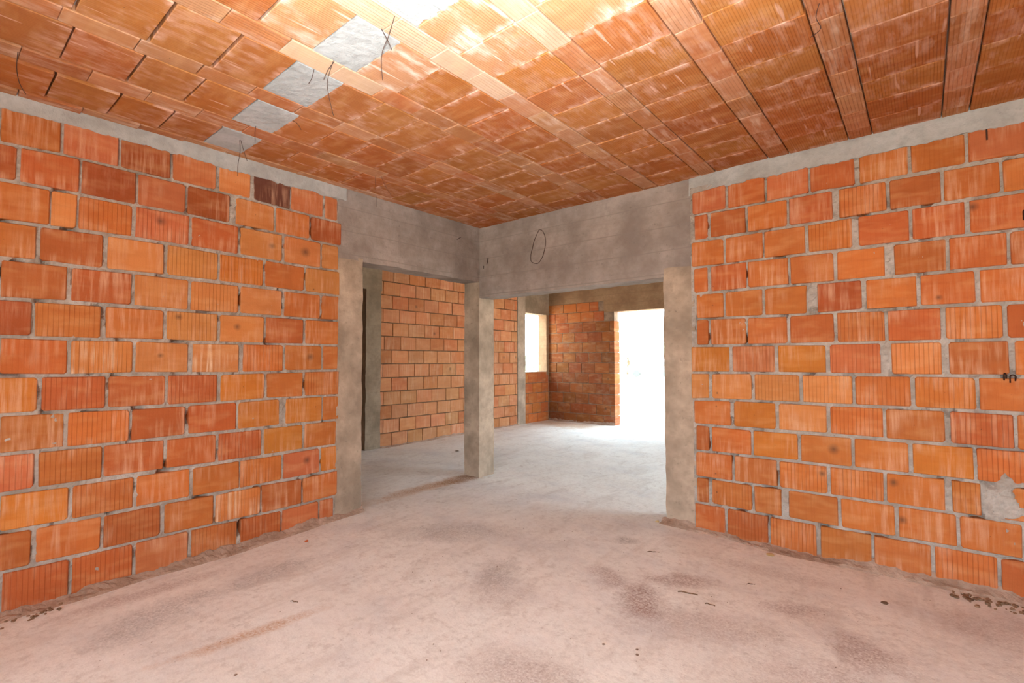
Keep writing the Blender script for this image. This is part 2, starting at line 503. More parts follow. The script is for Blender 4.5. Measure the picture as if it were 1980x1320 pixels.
# ------------------------------------------------------------------ floor and ground
def build_floor():
    x0, x1, y0, y1, st = -2.75, 5.55, -5.75, 4.88, 0.05
    nx, ny = int((x1 - x0) / st), int((y1 - y0) / st)
    V, Fc = [], []
    for j in range(ny + 1):
        for i in range(nx + 1):
            x, y = x0 + (x1 - x0) * i / nx, y0 + (y1 - y0) * j / ny
            V.append((x, y, floor_z(x, y)))
    w = nx + 1
    for j in range(ny):
        for i in range(nx):
            a = j * w + i
            Fc.append((a, a + 1, a + w + 1, a + w))
    b = len(V)
    V += [(x0, y0, -.14), (x1, y0, -.14), (x1, y1, -.14), (x0, y1, -.14)]
    Fc.append((b, b + 3, b + 2, b + 1))
    Fc.append(tuple(reversed(range(w))) + (b, b + 1))
    Fc.append(tuple(ny * w + i for i in range(w)) + (b + 2, b + 3))
    Fc.append(tuple(j * w for j in range(ny + 1)) + (b + 3, b))
    Fc.append(tuple(reversed([j * w + nx for j in range(ny + 1)])) + (b + 1, b + 2))
    o = link('floor', V, Fc, 'floor', smooth=False)
    o.data.polygons.foreach_set('use_smooth', [len(p.vertices) == 4 for p in o.data.polygons])
    return tag(o, 'dusty pinkish concrete floor with dark stains', 'floor', 'structure')
FLOOR = build_floor()

def build_ground():
    V, Fc = [], []
    st, n = 10.0, 24
    for j in range(n + 1):
        for i in range(n + 1):
            x, y = -120 + st * i, -110 + st * j
            V.append((x, y, -0.15 + 0.05 * nz(x, y, 0, .05)))
    for j in range(n):
        for i in range(n):
            a = j * (n + 1) + i
            Fc.append((a, a + 1, a + n + 2, a + n + 1))
    o = link('ground', V, Fc, 'ground')
    tag(o, 'pale sunlit ground outside the doorway', 'ground', 'structure')
build_ground()

# ------------------------------------------------------------------ left and right brick walls
LBRICKS = """-3537,-3309,2420,2432,2601,2614,o;-3294,-3054,2433,2435,2602,2619,p;-3039,-2793,2435,2436,2613,2618,d;-2776,-2529,2436,2436,2612,2611,p;-2507,-2310,2436,2434,2598,2609,l;-2282,-2025,2433,2425,2606,2616,m;-2013,-1763,2425,2421,2602,2615,p;-1737,-1637,2420,2418,2598,2594,p;-3643,-3476,2227,2233,2403,2406,d;-3460,-3226,2233,2233,2407,2420,r;-3213,-2967,2233,2232,2420,2418,d;-2952,-2708,2232,2239,2418,2417,p;-2692,-2443,2239,2232,2417,2418,d;-2399,-2141,2232,2233,2418,2410,l;-2124,-1872,2233,2230,2410,2406,o;-1852,-1600,2230,2224,2406,2401,d;-3567,-3343,2020,2025,2210,2214,o;-3336,-3232,2025,2032,2214,2216,l;-3222,-2981,2033,2034,2216,2215,O;-2960,-2682,2035,2035,2215,2221,P,-16,28,35;-2663,-2385,2035,2028,2221,2215,r;-2365,-2081,2028,2022,2215,2216,l,70,2,30;-2057,-1779,2022,2020,2215,2211,l,17,2,45;-1759,-1623,2021,2024,2210,2207,l;-3632,-3391,1825,1831,2003,2005,o;-3373,-3112,1831,1825,2006,2012,r;-3090,-2816,1826,1829,2012,2014,l;-2794,-2511,1829,1829,2014,2007,L;-2494,-2211,1829,1828,2007,2009,Y;-2193,-1909,1829,1822,2008,2001,o;-1890,-1611,1822,1821,2001,2007,l,-80,-72,7;-3516,-3263,1621,1625,1808,1807,r;-3242,-2974,1625,1626,1807,1808,r;-2956,-2677,1626,1620,1809,1806,l;-2659,-2374,1620,1622,1807,1805,L;-2357,-2074,1622,1620,1805,1804,l;-2052,-1773,1620,1620,1804,1801,o;-1756,-1618,1620,1621,1800,1804,o;-3604,-3400,1425,1424,1604,1601,d;-3384,-3114,1424,1424,1602,1604,O;-3087,-2810,1425,1425,1604,1603,o;-2787,-2505,1425,1420,1603,1600,L,-82,56,25;-2484,-2200,1420,1422,1600,1603,l,-38,13,30;-2183,-1910,1422,1423,1603,1603,r;-1888,-1615,1423,1422,1603,1604,o;-3509,-3253,1226,1222,1408,1403,r;-3234,-2960,1222,1225,1404,1408,W;-2942,-2671,1225,1220,1408,1402,l,-13,12,22;-2643,-2365,1220,1216,1402,1404,k;-2333,-2060,1216,1221,1404,1405,O;-2039,-1756,1222,1223,1405,1405,o,49,7,35;-1737,-1617,1223,1224,1405,1405,o;-3610,-3368,1027,1026,1209,1205,y;-3348,-3083,1025,1026,1205,1203,R;-3065,-2791,1025,1023,1203,1201,r;-2774,-2496,1023,1022,1201,1199,R;-2472,-2190,1022,1028,1199,1202,y;-2169,-1908,1028,1027,1202,1205,o;-1886,-1610,1027,1026,1205,1207,O,-46,-63,7;-3498,-3256,827,826,1010,1007,b;-3238,-2968,826,823,1007,1004,O;-2950,-2679,823,827,1004,1005,r;-2657,-2376,828,826,1005,1007,r;-2357,-2080,826,829,1007,1012,y;-2028,-1750,830,829,1012,1010,y,89,18,7;-1734,-1603,829,829,1010,1009,o;-3590,-3369,625,630,810,807,P;-3350,-3088,629,631,807,806,O;-3077,-2790,632,631,806,804,r;-2771,-2497,631,628,804,806,r;-2478,-2204,628,629,806,807,R;-2183,-1902,629,633,807,812,y;-1882,-1623,633,633,812,812,o;-3487,-3229,430,428,608,603,y;-3209,-2939,428,430,604,605,O;-2920,-2646,430,430,605,606,o;-2624,-2347,431,427,606,606,o;-2340,-2058,427,432,606,608,O;-2041,-1763,431,436,609,615,p,37,18,35;-1745,-1615,437,434,615,616,y;-3588,-3371,234,233,413,411,b;-3349,-3085,233,230,411,408,o;-3069,-2800,230,231,408,412,R;-2774,-2505,231,228,412,408,o;-2488,-2204,228,224,408,410,W;-2190,-1905,223,226,411,407,r;-1887,-1613,226,232,408,417,o;-3470,-3217,-20,-20,217,211,R;-3200,-2933,-20,-20,211,214,R;-2915,-2647,-20,-20,214,214,p;-2626,-2354,-20,-20,214,208,O;-2328,-2055,-20,-20,208,205,R;-2044,-1768,-20,-20,205,212,p;-1751,-1642,-20,-20,213,215,r"""
RBRICKS = """2277,2519,2410,2407,2570,2586,p;2539,2783,2407,2409,2593,2593,r;2799,3051,2409,2412,2594,2592,p;3064,3307,2412,2409,2589,2587,r;3332,3573,2409,2412,2595,2591,o;3590,3829,2412,2411,2591,2580,b;3844,4085,2411,2404,2587,2578,r;2290,2387,2210,2212,2393,2392,r;2410,2653,2211,2213,2392,2391,r;2670,2918,2212,2212,2391,2391,o;2934,3183,2212,2208,2391,2393,r;3221,3464,2209,2213,2393,2388,O;3481,3719,2212,2211,2388,2388,r;3733,3965,2210,2213,2388,2383,b;3980,4192,2212,2208,2383,2387,o;2263,2498,2006,2005,2192,2189,o;2514,2762,2005,2008,2189,2191,o;2775,3025,2008,2011,2191,2190,o;3044,3284,2011,2008,2189,2194,O;3319,3569,2008,2009,2195,2192,r;3585,3818,2009,2006,2191,2191,r;3838,4073,2006,2003,2191,2191,r,-105,55,30;2280,2381,1806,1807,1989,1989,o;2407,2653,1807,1809,1988,1993,r,-109,-59,8;2666,2918,1809,1808,1993,1990,o;2935,3182,1808,1806,1990,1988,o;3202,3447,1806,1807,1988,1990,o;3494,3731,1807,1809,1990,1989,b;3746,3982,1809,1808,1989,1985,r;3998,4216,1808,1806,1985,1986,r;2294,2491,1611,1611,1789,1788,o,22,0,8;2507,2754,1611,1606,1788,1789,o;2772,3023,1606,1602,1788,1791,o;3088,3326,1603,1611,1790,1790,d;3350,3594,1610,1611,1790,1788,o;3613,3850,1611,1611,1788,1790,r,-39,-47,20;3870,4090,1611,1608,1790,1789,o;2297,2380,1408,1407,1594,1594,r;2399,2642,1407,1408,1594,1591,o;2659,2904,1408,1407,1590,1587,o;2924,3173,1407,1407,1587,1591,r;3193,3436,1408,1408,1592,1590,O;3455,3697,1408,1409,1589,1592,r;3720,3955,1409,1411,1592,1592,O;3973,4186,1410,1408,1591,1591,r;2251,2526,1205,1207,1391,1388,y;2549,2824,1208,1210,1389,1391,P;2846,3124,1210,1209,1391,1388,y;3149,3414,1208,1208,1389,1391,P;3466,3697,1208,1207,1391,1392,L;3728,3973,1207,1210,1392,1393,r;3997,4233,1209,1205,1393,1391,o;2248,2375,1001,1011,1188,1189,l;2401,2671,1011,1013,1189,1192,l,-98,-52,8;2692,2968,1013,1012,1192,1189,L;2991,3264,1012,1011,1189,1188,L;3280,3552,1011,1013,1188,1190,O;3573,3836,1013,1013,1190,1189,O;3851,4101,1013,1012,1190,1188,o;2267,2526,815,817,984,992,o,32,49,8;2552,2822,816,817,993,993,y;2844,3119,817,819,993,993,l;3143,3414,819,817,993,992,O;3431,3699,817,817,992,994,b;3724,3980,817,813,994,993,R;3997,4221,812,812,993,995,o;2279,2372,619,620,798,796,r;2395,2661,620,622,797,792,o;2678,2952,622,622,792,796,y;2972,3249,621,620,796,797,o,45,10,40;3268,3532,620,622,797,796,o;3551,3816,622,623,796,797,y;3831,4080,623,618,797,795,O;2276,2530,427,427,602,604,o,14,-55,8;2550,2822,427,429,604,603,o;2841,3114,429,429,603,600,O,112,39,25;3134,3407,429,430,600,603,O;3424,3690,429,427,603,604,o,-99,38,30;3721,3841,427,428,604,605,O;3921,4174,428,428,604,601,o;2278,2362,233,238,410,408,r;2388,2659,239,233,408,409,O,-102,2,8;2678,2847,233,233,409,412,o;2893,3169,235,233,412,411,o;3188,3457,232,233,410,412,o;3476,3735,233,236,411,410,o,-112,15,30;3750,3996,235,235,411,411,o;2262,2474,-20,-20,216,219,r;2494,2760,-20,-20,219,213,R;2777,3047,-20,-20,213,213,O;3071,3338,-20,-20,213,213,o;3354,3618,-20,-20,213,215,o;3637,3895,-20,-20,215,213,O;3912,4144,-20,-20,213,218,r"""

def masonry_depth(seed, patches=()):
    def f(u, z):
        d = 0.0088 + 0.007 * nz(u, z, 0, 9, seed) + 0.007 * nz(u, z, 0, 41, seed + 7) + 0.003 * nz(u, z, 0, 90, seed + 17)
        h = nz(u, z, 0, 13, seed + 29)
        if h > .30: d += (h - .30) * .10
        for (pu, pz, pr, ph) in patches:
            k = max(0.0, 1 - math.hypot((u - pu), (z - pz)) / pr * (1 + .5 * nz(u, z, 0, 25, 3)))
            d -= ph * min(1.0, k * 2.2)
        return d
    return f

def brick_wall(name, label, table, origin, rotz, u0, u1, ztop, seed, patches=(), flip=False):
    V, Fc = mortar_slab(u0, u1, -0.03, ztop, 0.010, 0.2, masonry_depth(seed, patches))
    loc = (origin, 0, 0) if rotz else (0, origin, 0)
    w = link(name, V, Fc, 'mortar', None, loc, (0, 0, rotz))
    tag(w, label, 'wall', 'structure')
    rows = {}
    holder = []
    for s in table.strip().split(';'):
        t = s.split(',')
        a = [int(v) / 1000 for v in t[:6]]
        sm = [int(v) / 1000 for v in t[7:10]] if len(t) > 7 else None
        holder.append((a, t[6], sm))
    return w, holder

def parent_keep(o, p):
    """Parent keeping the world placement (the parents here are only moved and turned about z)."""
    o.parent = p
    o.matrix_parent_inverse = (Matrix.Translation(p.location) @ p.rotation_euler.to_matrix().to_4x4()).inverted()

Q = math.pi / 2
WALL_L, hold = brick_wall('wall_left', 'hollow clay brick wall with uneven grey mortar, beside the narrow opening', LBRICKS, 0.0, Q, -5.6, -1.60, 2.64, 2.0)
row_edge = {}
for a, t, sm in hold:
    o = add_brick(None, 'brick', *a, t, 0.0, Q, smudge=sm); parent_keep(o, WALL_L)
    key = round((a[2] + a[4]) / 2 * 5)
    row_edge[key] = min(row_edge.get(key, (9,))[0:1] + (a[0],)), a[2], a[4]
for key, (ue, zb, zt) in row_edge.items():
    u = (ue[0] if isinstance(ue, tuple) else ue) - 0.018
    while u > -5.5:
        L_ = 0.28 + rr.uniform(-.006, .006)
        o = add_brick(None, 'brick', u - L_, u, zb, zb, zt, zt, rr.choice('oOlrRpyd'), 0.0, Q); parent_keep(o, WALL_L)
        u -= L_ + rr.uniform(.012, .024)

RP = ((3.955, 0.515, 0.11, .016), (3.95, 0.60, .07, .014), (3.42, 1.33, .05, .010), (3.15, 1.69, .05, .008))
WALL_R, hold = brick_wall('wall_right', 'hollow clay brick wall with uneven grey mortar, beside the wide opening', RBRICKS, 0.0, 0.0, 2.255, 5.5, 2.62, 5.0, RP)
row_edge = {}
for a, t, sm in hold:
    o = add_brick(None, 'brick', *a, t, 0.0, 0.0, smudge=sm); parent_keep(o, WALL_R)
    key = round((a[2] + a[4]) / 2 * 5)
    row_edge[key] = (max(row_edge.get(key, (-9,))[0], a[1]), a[2], a[4])
for key, (ue, zb, zt) in row_edge.items():
    u = ue + 0.018
    while u < 5.3:
        L_ = 0.28 + rr.uniform(-.006, .006)
        o = add_brick(None, 'brick', u, u + L_, zb, zb, zt, zt, rr.choice('oOlrRpyd'), 0.0, 0.0); parent_keep(o, WALL_R)
        u += L_ + rr.uniform(.012, .024)

# the broken comb holes in two bricks of the right wall
def arch_hole(u, z, w, h):
    pts = [(u - w, -.004, z - h)]
    for k in range(9):
        an = math.pi - math.pi * k / 8
        pts.append((u + w * math.cos(an), -.004, z + h * .3 + h * .5 * math.sin(an)))
    pts.append((u + w * .8, -.004, z - h * .6))
    V, Fc = tube(pts, 0.0035, 5)  # dark tube drawn in place of the shade inside the slot
    o = link('broken_hole', V, Fc, 'hole_shade'); parent_keep(o, WALL_R)
    o['label'] = 'dark broken slot in a brick'
arch_hole(3.985, 1.19, .011, .024)
arch_hole(3.955, 1.20, .004, .022)
arch_hole(4.07, 2.075, .020, .034)

# ------------------------------------------------------------------ ring beams, columns, beams
def ragged(z_edge, amp, seed):
    def f(v, p):
        if abs(p[2] - z_edge) < 1e-6:
            v.z += amp * (.8 * nz(p[0], p[1], 0, 8, seed) + .7 * nz(p[0], p[1], 0, 29, seed + 3) + .5 * nz(p[0], p[1], 0, 61, seed + 9))
        return v
    return f

def ragged_in(z_edge, amp, seed):
    g = ragged(z_edge, amp, seed)
    def f(v, p):
        v = g(v, p)
        if p[1] < .05:
            v.y += .036 * max(0.0, 1 - (p[0] - 2.24) / .35)
        return v
    return f

def concrete(name, box, label, cat, mat='concrete', step=0.04, amp=0.004, seed=0.0, extra=None, freq=7.0):
    V, Fc = rough_box(*box, step, amp, freq, seed, extra)
    o = link(name, V, Fc, mat, smooth=False)
    return tag(o, label, cat, 'structure')

concrete('ring_beam', (-.2, .009, -5.6, -1.56, 2.597, 2.74), 'grey cement strip between left brick wall and ceiling', 'beam',
         'render_grey', .016, .004, 1.0, ragged(2.597, .014, 4.0))
concrete('ring_beam', (2.24, 5.5, -.009, .2, 2.575, 2.74), 'grey cement strip between the right brick wall and ceiling', 'beam',
         'render_grey', .016, .004, 2.0, ragged_in(2.575, .013, 8.0))
concrete('concrete_column', (-.21, -.002, -1.625, -1.39, -.03, 2.15), 'rough concrete column at the end of left brick wall', 'column',
         'concrete_plain', .035, .009, 3.0, freq=5.0)
concrete('concrete_column', (-.22, .0, .03, .26, -.03, 2.2), 'slim concrete corner column between the two openings', 'column',
         'concrete_plain', .03, .005, 4.0)
concrete('concrete_column', (2.03, 2.275, .014, .24, -.03, 2.02), 'concrete column between wide opening and right brick wall', 'column',
         'concrete_plain', .035, .008, 5.0, freq=5.0)
concrete('concrete_beam', (-.21, -.004, -1.625, .26, 2.125, 2.74), 'concrete beam with board marks above the narrow opening', 'beam',
         'concrete', .035, .005, 6.0)
concrete('concrete_beam', (-.0, 2.29, .030, .24, 1.955, 2.74), 'deep concrete beam with wire loop above the wide opening', 'beam',
         'concrete', .035, .005, 7.0)

# ------------------------------------------------------------------ far room: back wall, window wall, door wall
XB, YE = -2.40, 4.68
def course_wall(wall, u0, u1, z_list, origin, rotz, tones, mat, pitch=0.30, off=(0.0, 0.15), depth=.06, shade=1.0, joint=.012, r=.004):
    for k in range(len(z_list) - 1):
        zb, zt = z_list[k] + joint / 2, z_list[k + 1] - joint / 2
        u = u0 - pitch + off[k % 2]
        while u < u1 - .015:
            L_ = pitch + rr.uniform(-.012, .012)
            a, b = max(u, u0) + .004, min(u + L_, u1) - .004
            if b - a > .02:
                o = add_brick(None, 'brick', a, b, zb + rr.uniform(-.002, .002), zb + rr.uniform(-.002, .002), zt, zt,
                              rr.choice(tones), origin, rotz, mat, depth, shade=shade, r=r,
                              smudge=([rr.uniform(-.03, .06), rr.uniform(-.03, .03), .035] if rr.random() < .04 else None))
                parent_keep(o, wall)
            u += L_
ZB = [0.045 + 0.2005 * k for k in range(14)]

V, Fc = mortar_slab(0.47, 3.66, -.03, 2.68, .03, .2, lambda u, z: .012 + .005 * nz(u, z, 0, 12, 4))
WALL_FL = link('wall_far_left', V, Fc, 'joint', None, (XB, 0, 0), (0, 0, Q))
tag(WALL_FL, 'pale orange grooved brick wall seen through the openings', 'wall', 'structure')
course_wall(WALL_FL, 0.50, 3.635, ZB, XB, Q, 'CCcECECcCEC', 'brick_back', off=(0.21, 0.06), joint=.013)

concrete('concrete_column', (XB - .2, XB + .015, .254, .505, -.03, 2.32), 'grey concrete column against the far brick wall in the narrow opening', 'column',
         'concrete_dark', .04, .007, 9.0)
concrete('concrete_beam', (XB - .2, XB + .012, -1.55, .52, 2.30, 2.74), 'grey concrete beam resting on the far column in the narrow opening', 'beam',
         'concrete_dark', .05, .005, 10.0)
concrete('wall_passage', (XB - .45, XB - .25, -1.6, .36, -.03, 2.74), 'dark recessed wall behind the far column', 'wall',
         'dirt', .12, .004, 11.0)
concrete('wall_passage_end', (XB - .4, -.21, -1.80, -1.62, -.03, 2.74), 'cement wall closing the passage behind the left wall', 'wall',
         'concrete_dark', .12, .004, 12.0)
concrete('concrete_column', (XB - .2, XB + .012, 3.635, 3.875, -.03, 2.74), 'concrete column beside the small bright window', 'column',
         'concrete_plain', .04, .006, 13.0)
concrete('concrete_column', (XB - .2, XB + .005, 4.585, 4.70, 1.0, 2.3), 'board marked concrete window post in the far corner', 'column',
         'concrete_wood', .04, .003, 14.0)
concrete('lintel', (XB - .2, XB + .006, 3.85, 4.72, 2.235, 2.74), 'concrete lintel with board marks above the small window', 'lintel',
         'concrete_dark', .04, .005, 15.0)
V, Fc = mortar_slab(3.86, 4.70, -.03, 1.065, .03, .2, lambda u, z: .009 + .006 * nz(u, z, 0, 14, 14))
WALL_SILL = link('wall_window', V, Fc, 'joint_grey', None, (XB, 0, 0), (0, 0, Q))
tag(WALL_SILL, 'low red brick wall under the small window', 'wall', 'structure')
course_wall(WALL_SILL, 3.875, 4.66, ZB[:5] + [1.068], XB, Q, 'roRoRb', 'brick_plain', off=(.1, .24), joint=.013, depth=.19)

V, Fc = mortar_slab(-2.42, -0.89, -.03, 2.50, .03, .17, lambda u, z: .007 + .007 * nz(u, z, 0, 14, 24))
WALL_F = link('wall_far', V, Fc, 'joint_grey', None, (0, YE, 0), (0, 0, 0))
tag(WALL_F, 'stained red brick wall between small window and bright doorway', 'wall', 'structure')
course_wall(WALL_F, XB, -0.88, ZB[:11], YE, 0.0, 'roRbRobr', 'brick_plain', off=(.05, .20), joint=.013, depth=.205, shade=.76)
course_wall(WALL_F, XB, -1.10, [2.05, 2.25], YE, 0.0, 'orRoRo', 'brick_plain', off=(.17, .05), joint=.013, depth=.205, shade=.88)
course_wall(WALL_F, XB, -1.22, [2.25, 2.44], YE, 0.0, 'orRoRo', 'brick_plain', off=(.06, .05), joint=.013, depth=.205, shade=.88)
concrete('lintel', (-1.10, .75, YE - .004, YE + .2, 2.215, 2.46), 'brown board marked lintel above the bright doorway', 'lintel',
         'concrete_wood', .04, .005, 16.0)
concrete('concrete_beam', (XB - .2, 4.6, YE - .002, YE + .2, 2.44, 2.74), 'brown board marked beam along the far red wall', 'beam',
         'concrete_wood', .06, .005, 17.0)
V, Fc = mortar_slab(.23, 4.6, -.1, 2.46, .04, .19, lambda u, z: .008 + .006 * nz(u, z, 0, 14, 34))
WALL_FE = link('wall_far_end', V, Fc, 'joint_grey', None, (0, YE, 0), (0, 0, 0))
tag(WALL_FE, 'brick wall continuing on the other side of the bright doorway', 'wall', 'structure')
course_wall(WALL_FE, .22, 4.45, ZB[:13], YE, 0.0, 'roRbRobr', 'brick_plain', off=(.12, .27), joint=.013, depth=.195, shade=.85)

# unseen shell with its openings
V, Fc = outline_slab([(.24, -.1), (.24, 2.74), (4.9, 2.74), (4.9, -.1), (3.5, -.1), (3.5, 2.25), (1.2, 2.25), (1.2, -.1)], 'x', 4.5, 4.7)
tag(link('wall_far_right', V, Fc, 'dirt'), 'far room side wall with a wide daylight opening', 'wall', 'structure')
V, Fc = outline_slab([(-.2, -.1), (-.2, 2.74), (5.7, 2.74), (5.7, -.1), (5.2, -.1), (5.2, 2.35), (2.4, 2.35), (2.4, -.1)], 'y', -5.8, -5.6)
tag(link('wall_back', V, Fc, 'dirt'), 'wall behind the viewpoint with a wide daylight opening', 'wall', 'structure')
V, Fc = outline_slab([(-5.6, -.1), (-5.6, 2.74), (.2, 2.74), (.2, -.1)], 'x', 5.5, 5.7)
tag(link('wall_near', V, Fc, 'dirt'), 'plain side wall near the viewpoint', 'wall', 'structure')

# ------------------------------------------------------------------ ceiling
V, Fc = rough_box(-2.9, 5.7, -5.85, 4.95, H + .03, H + .30, .4, .0)
CEIL = link('ceiling', V, Fc, 'slab')
tag(CEIL, 'clay block and rib ceiling with lime stains', 'ceiling', 'structure')

RIB = [(.0, .082), (.402, .540), (.884, 1.010), (1.380, 1.514), (1.866, 1.998), (2.336, 2.456), (2.815, 2.945),
       (3.284, 3.406), (3.734, 3.852), (4.20, 4.325), (4.68, 4.805), (5.16, 5.285)]
def ceil_dz(x, y):
    return -0.032 * min(1, max(0, (-2.6 - y) / 0.9)) * min(1, max(0, 1 - x / 0.6))

def ceil_piece(name, x0, x1, y0, y1, tone, mat, drop, groove, r=.004):
    cx, cy = (x0 + x1) / 2, (y0 + y1) / 2
    near = math.hypot((cx - 2.25) / .75, (cy + 2.55) / .62)  # around the flash hot spot, glare is painted in as paler clay
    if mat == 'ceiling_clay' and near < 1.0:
        mat = 'ceiling_limed_glow'
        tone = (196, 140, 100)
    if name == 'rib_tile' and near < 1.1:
        tone = (202, 166, 138)  # rib tiles take the same painted glare
    hx, hy = (x1 - x0) / 2, (y1 - y0) / 2
    V, Fc = brick_mesh([(-hx, -hy), (hx, -hy), (hx, hy), (-hx, hy)], .04, 0.0, r, .0012, .003)
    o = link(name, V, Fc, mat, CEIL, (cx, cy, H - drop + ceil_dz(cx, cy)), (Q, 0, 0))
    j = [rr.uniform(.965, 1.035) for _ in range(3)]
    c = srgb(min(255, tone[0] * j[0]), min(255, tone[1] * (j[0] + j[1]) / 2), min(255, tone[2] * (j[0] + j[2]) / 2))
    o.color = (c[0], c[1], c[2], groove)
    return o

CT = [(177, 110, 57), (174, 105, 54), (180, 114, 62), (172, 101, 53), (175, 106, 60), (170, 98, 51)]
PATCH_Y = [(-2.636, -2.410), (-2.640, -2.412), (-2.672, -2.435), (-2.672, -2.455), (-3.48, -2.475), (-3.98, -2.50), (-3.98, -2.51),
           (-3.73, -2.51), (-3.24, -2.51), (-2.75, -2.51), (-2.75, -2.51)]  # right-hand bays lengthened out of view to bounce neutral flash light
for b in range(len(RIB) - 1):
    x0, x1 = RIB[b][1] + .004, RIB[b + 1][0] - .004
    pl, pr_ = PATCH_Y[b]
    gap = .0065 if b < 4 else .0035
    y = pr_
    while y < 0.05:
        L_ = .2495 + rr.uniform(-.006, .006)
        y1 = min(y + L_, .06)
        g = gap * rr.uniform(.4, 1.5)
        if y1 - y > .04:
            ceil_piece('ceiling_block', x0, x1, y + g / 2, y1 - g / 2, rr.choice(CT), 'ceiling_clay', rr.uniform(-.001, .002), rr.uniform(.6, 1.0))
        y += L_
    y = pl
    while y > -5.6:
        L_ = .2500 + rr.uniform(-.006, .006)
        g = gap * rr.uniform(.6, 1.9)
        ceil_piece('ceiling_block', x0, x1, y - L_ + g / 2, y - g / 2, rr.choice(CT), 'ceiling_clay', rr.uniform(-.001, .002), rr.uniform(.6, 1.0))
        y -= L_
    # pale cement infill across the bay, ragged where it ran; added lengths bounce flash
    n, rag = 22, (.004 if b < 4 else .022)
    E0 = [(x0 + (x1 - x0) * i / n, pl + rag * nz(i * .31, b, 0, 2.1, 1)) for i in range(n + 1)]
    E1 = [(x0 + (x1 - x0) * i / n, pr_ + rag * nz(i * .31, b, 0, 2.1, 9)) for i in range(n + 1)]
    V, Fc, m = [], [], 14
    for z_ in range(2):
        for j_ in range(m + 1):
            for i in range(n + 1):
                a_, b_ = E0[i], E1[i]; t = j_ / m
                yy = a_[1] + (b_[1] - a_[1]) * t
                zz = H + .04 if z_ else H - .002 + .0025 * nz(a_[0], yy, 0, 30, b) + ceil_dz(a_[0], yy)
                V.append((a_[0], yy, zz))
    w_, off = n + 1, (n + 1) * (m + 1)
    for j_ in range(m):
        for i in range(n):
            a_ = j_ * w_ + i
            Fc.append((a_, a_ + w_, a_ + w_ + 1, a_ + 1))
            Fc.append((off + a_, off + a_ + 1, off + a_ + w_ + 1, off + a_ + w_))
    rim = [i for i in range(w_)] + [j_ * w_ + n for j_ in range(1, m + 1)] + [m * w_ + i for i in range(n - 1, -1, -1)] + [j_ * w_ for j_ in range(m - 1, 0, -1)]
    for i in range(len(rim)):
        p_, q_ = rim[i], rim[(i + 1) % len(rim)]
        Fc.append((p_, q_, off + q_, off + p_))
    o = link('cement_patch', V, Fc, 'patch', CEIL)
    o['label'] = 'pale cement patch, lengthened out of view in some bays as flash bounce'
RT_ = [(184, 124, 86), (178, 114, 74), (186, 130, 94), (174, 106, 66)]
for k, (x0, x1) in enumerate(RIB):
    y = -5.6 + rr.uniform(0, .2)
    while y < 0.05:
        L_ = .25 + rr.uniform(-.012, .012)
        y1 = min(y + L_, .06)
        g = rr.uniform(.001, .004)
        if y1 - y > .03:
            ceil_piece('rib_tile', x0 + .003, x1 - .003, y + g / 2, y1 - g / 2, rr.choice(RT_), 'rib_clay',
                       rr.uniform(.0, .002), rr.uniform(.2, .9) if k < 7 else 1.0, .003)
        y += L_

# ------------------------------------------------------------------ mortar ridges along the wall feet
def ridge(name, u0, u1, place, h, w, seed):
    n = int((u1 - u0) / .018)
    prof = [(-.02, 1.0), (.10, .95), (.28, .62), (.50, .40), (.75, .22), (1.0, -.25)]
    V, Fc = [], []
    for i in range(n + 1):
        u = u0 + (u1 - u0) * i / n
        k = .62 + .55 * nz(u, 0, 0, 3.1, seed) + .25 * nz(u, 0, 0, 17, seed)
        k = max(.25, k); kw = max(.4, .8 + .7 * nz(u, 1, 0, 2.3, seed + 5))
        for (a, b) in prof:
            ww = a * w * kw; hh = b * h * k + .012 * nz(u, a * .4, 0, 26, seed + 2) * (b > -.1)
            V.append(place(u, ww, hh))
    m = len(prof)
    for i in range(n):
        for j in range(m - 1):
            a = i * m + j
            Fc.append((a, a + 1, a + m + 1, a + m))
    o = link(name, V, Fc, 'dirt', FLOOR)
    return o
ridge('mortar_ridge', -5.6, -1.38, lambda u, w, h: (w, u, max(-.03, floor_z(w, u)) + h), .075, .10, 1.0)
ridge('mortar_ridge', 2.0, 5.5, lambda u, w, h: (u, .02 - w, floor_z(u, -w) + h), .075, .11, 6.0)
ridge('mortar_ridge', .5, 3.64, lambda u, w, h: (XB + w, u, floor_z(XB, u) + h), .03, .05, 8.0)
ridge('mortar_ridge', -2.4, -.88, lambda u, w, h: (u, YE - w, floor_z(u, YE) + h), .08, .07, 9.0)

def lump(rad, seed, squash=.6):
    V = [(0, 0, 1), (0, 0, -1)]
    V = []
    for k in range(3):
        ph = math.pi * (k + 1) / 4
        for i in range(6):
            th = 2 * math.pi * (i + .5 * k) / 6
            V.append([math.sin(ph) * math.cos(th), math.sin(ph) * math.sin(th), math.cos(ph)])
    V += [[0, 0, 1.0], [0, 0, -1.0]]
    r_ = random.Random(seed)
    V = [tuple(c * rad * r_.uniform(.7, 1.25) * (squash if q == 2 else 1) for q, c in enumerate(v)) for v in V]
    Fc = []
    for k in range(2):
        for i in range(6):
            j = (i + 1) % 6
            Fc += [(k * 6 + i, (k + 1) * 6 + i, k * 6 + j), (k * 6 + j, (k + 1) * 6 + i, (k + 1) * 6 + j)]
    for i in range(6):
        j = (i + 1) % 6
        Fc += [(18, i, j), (19, 12 + j, 12 + i)]
    return V, Fc

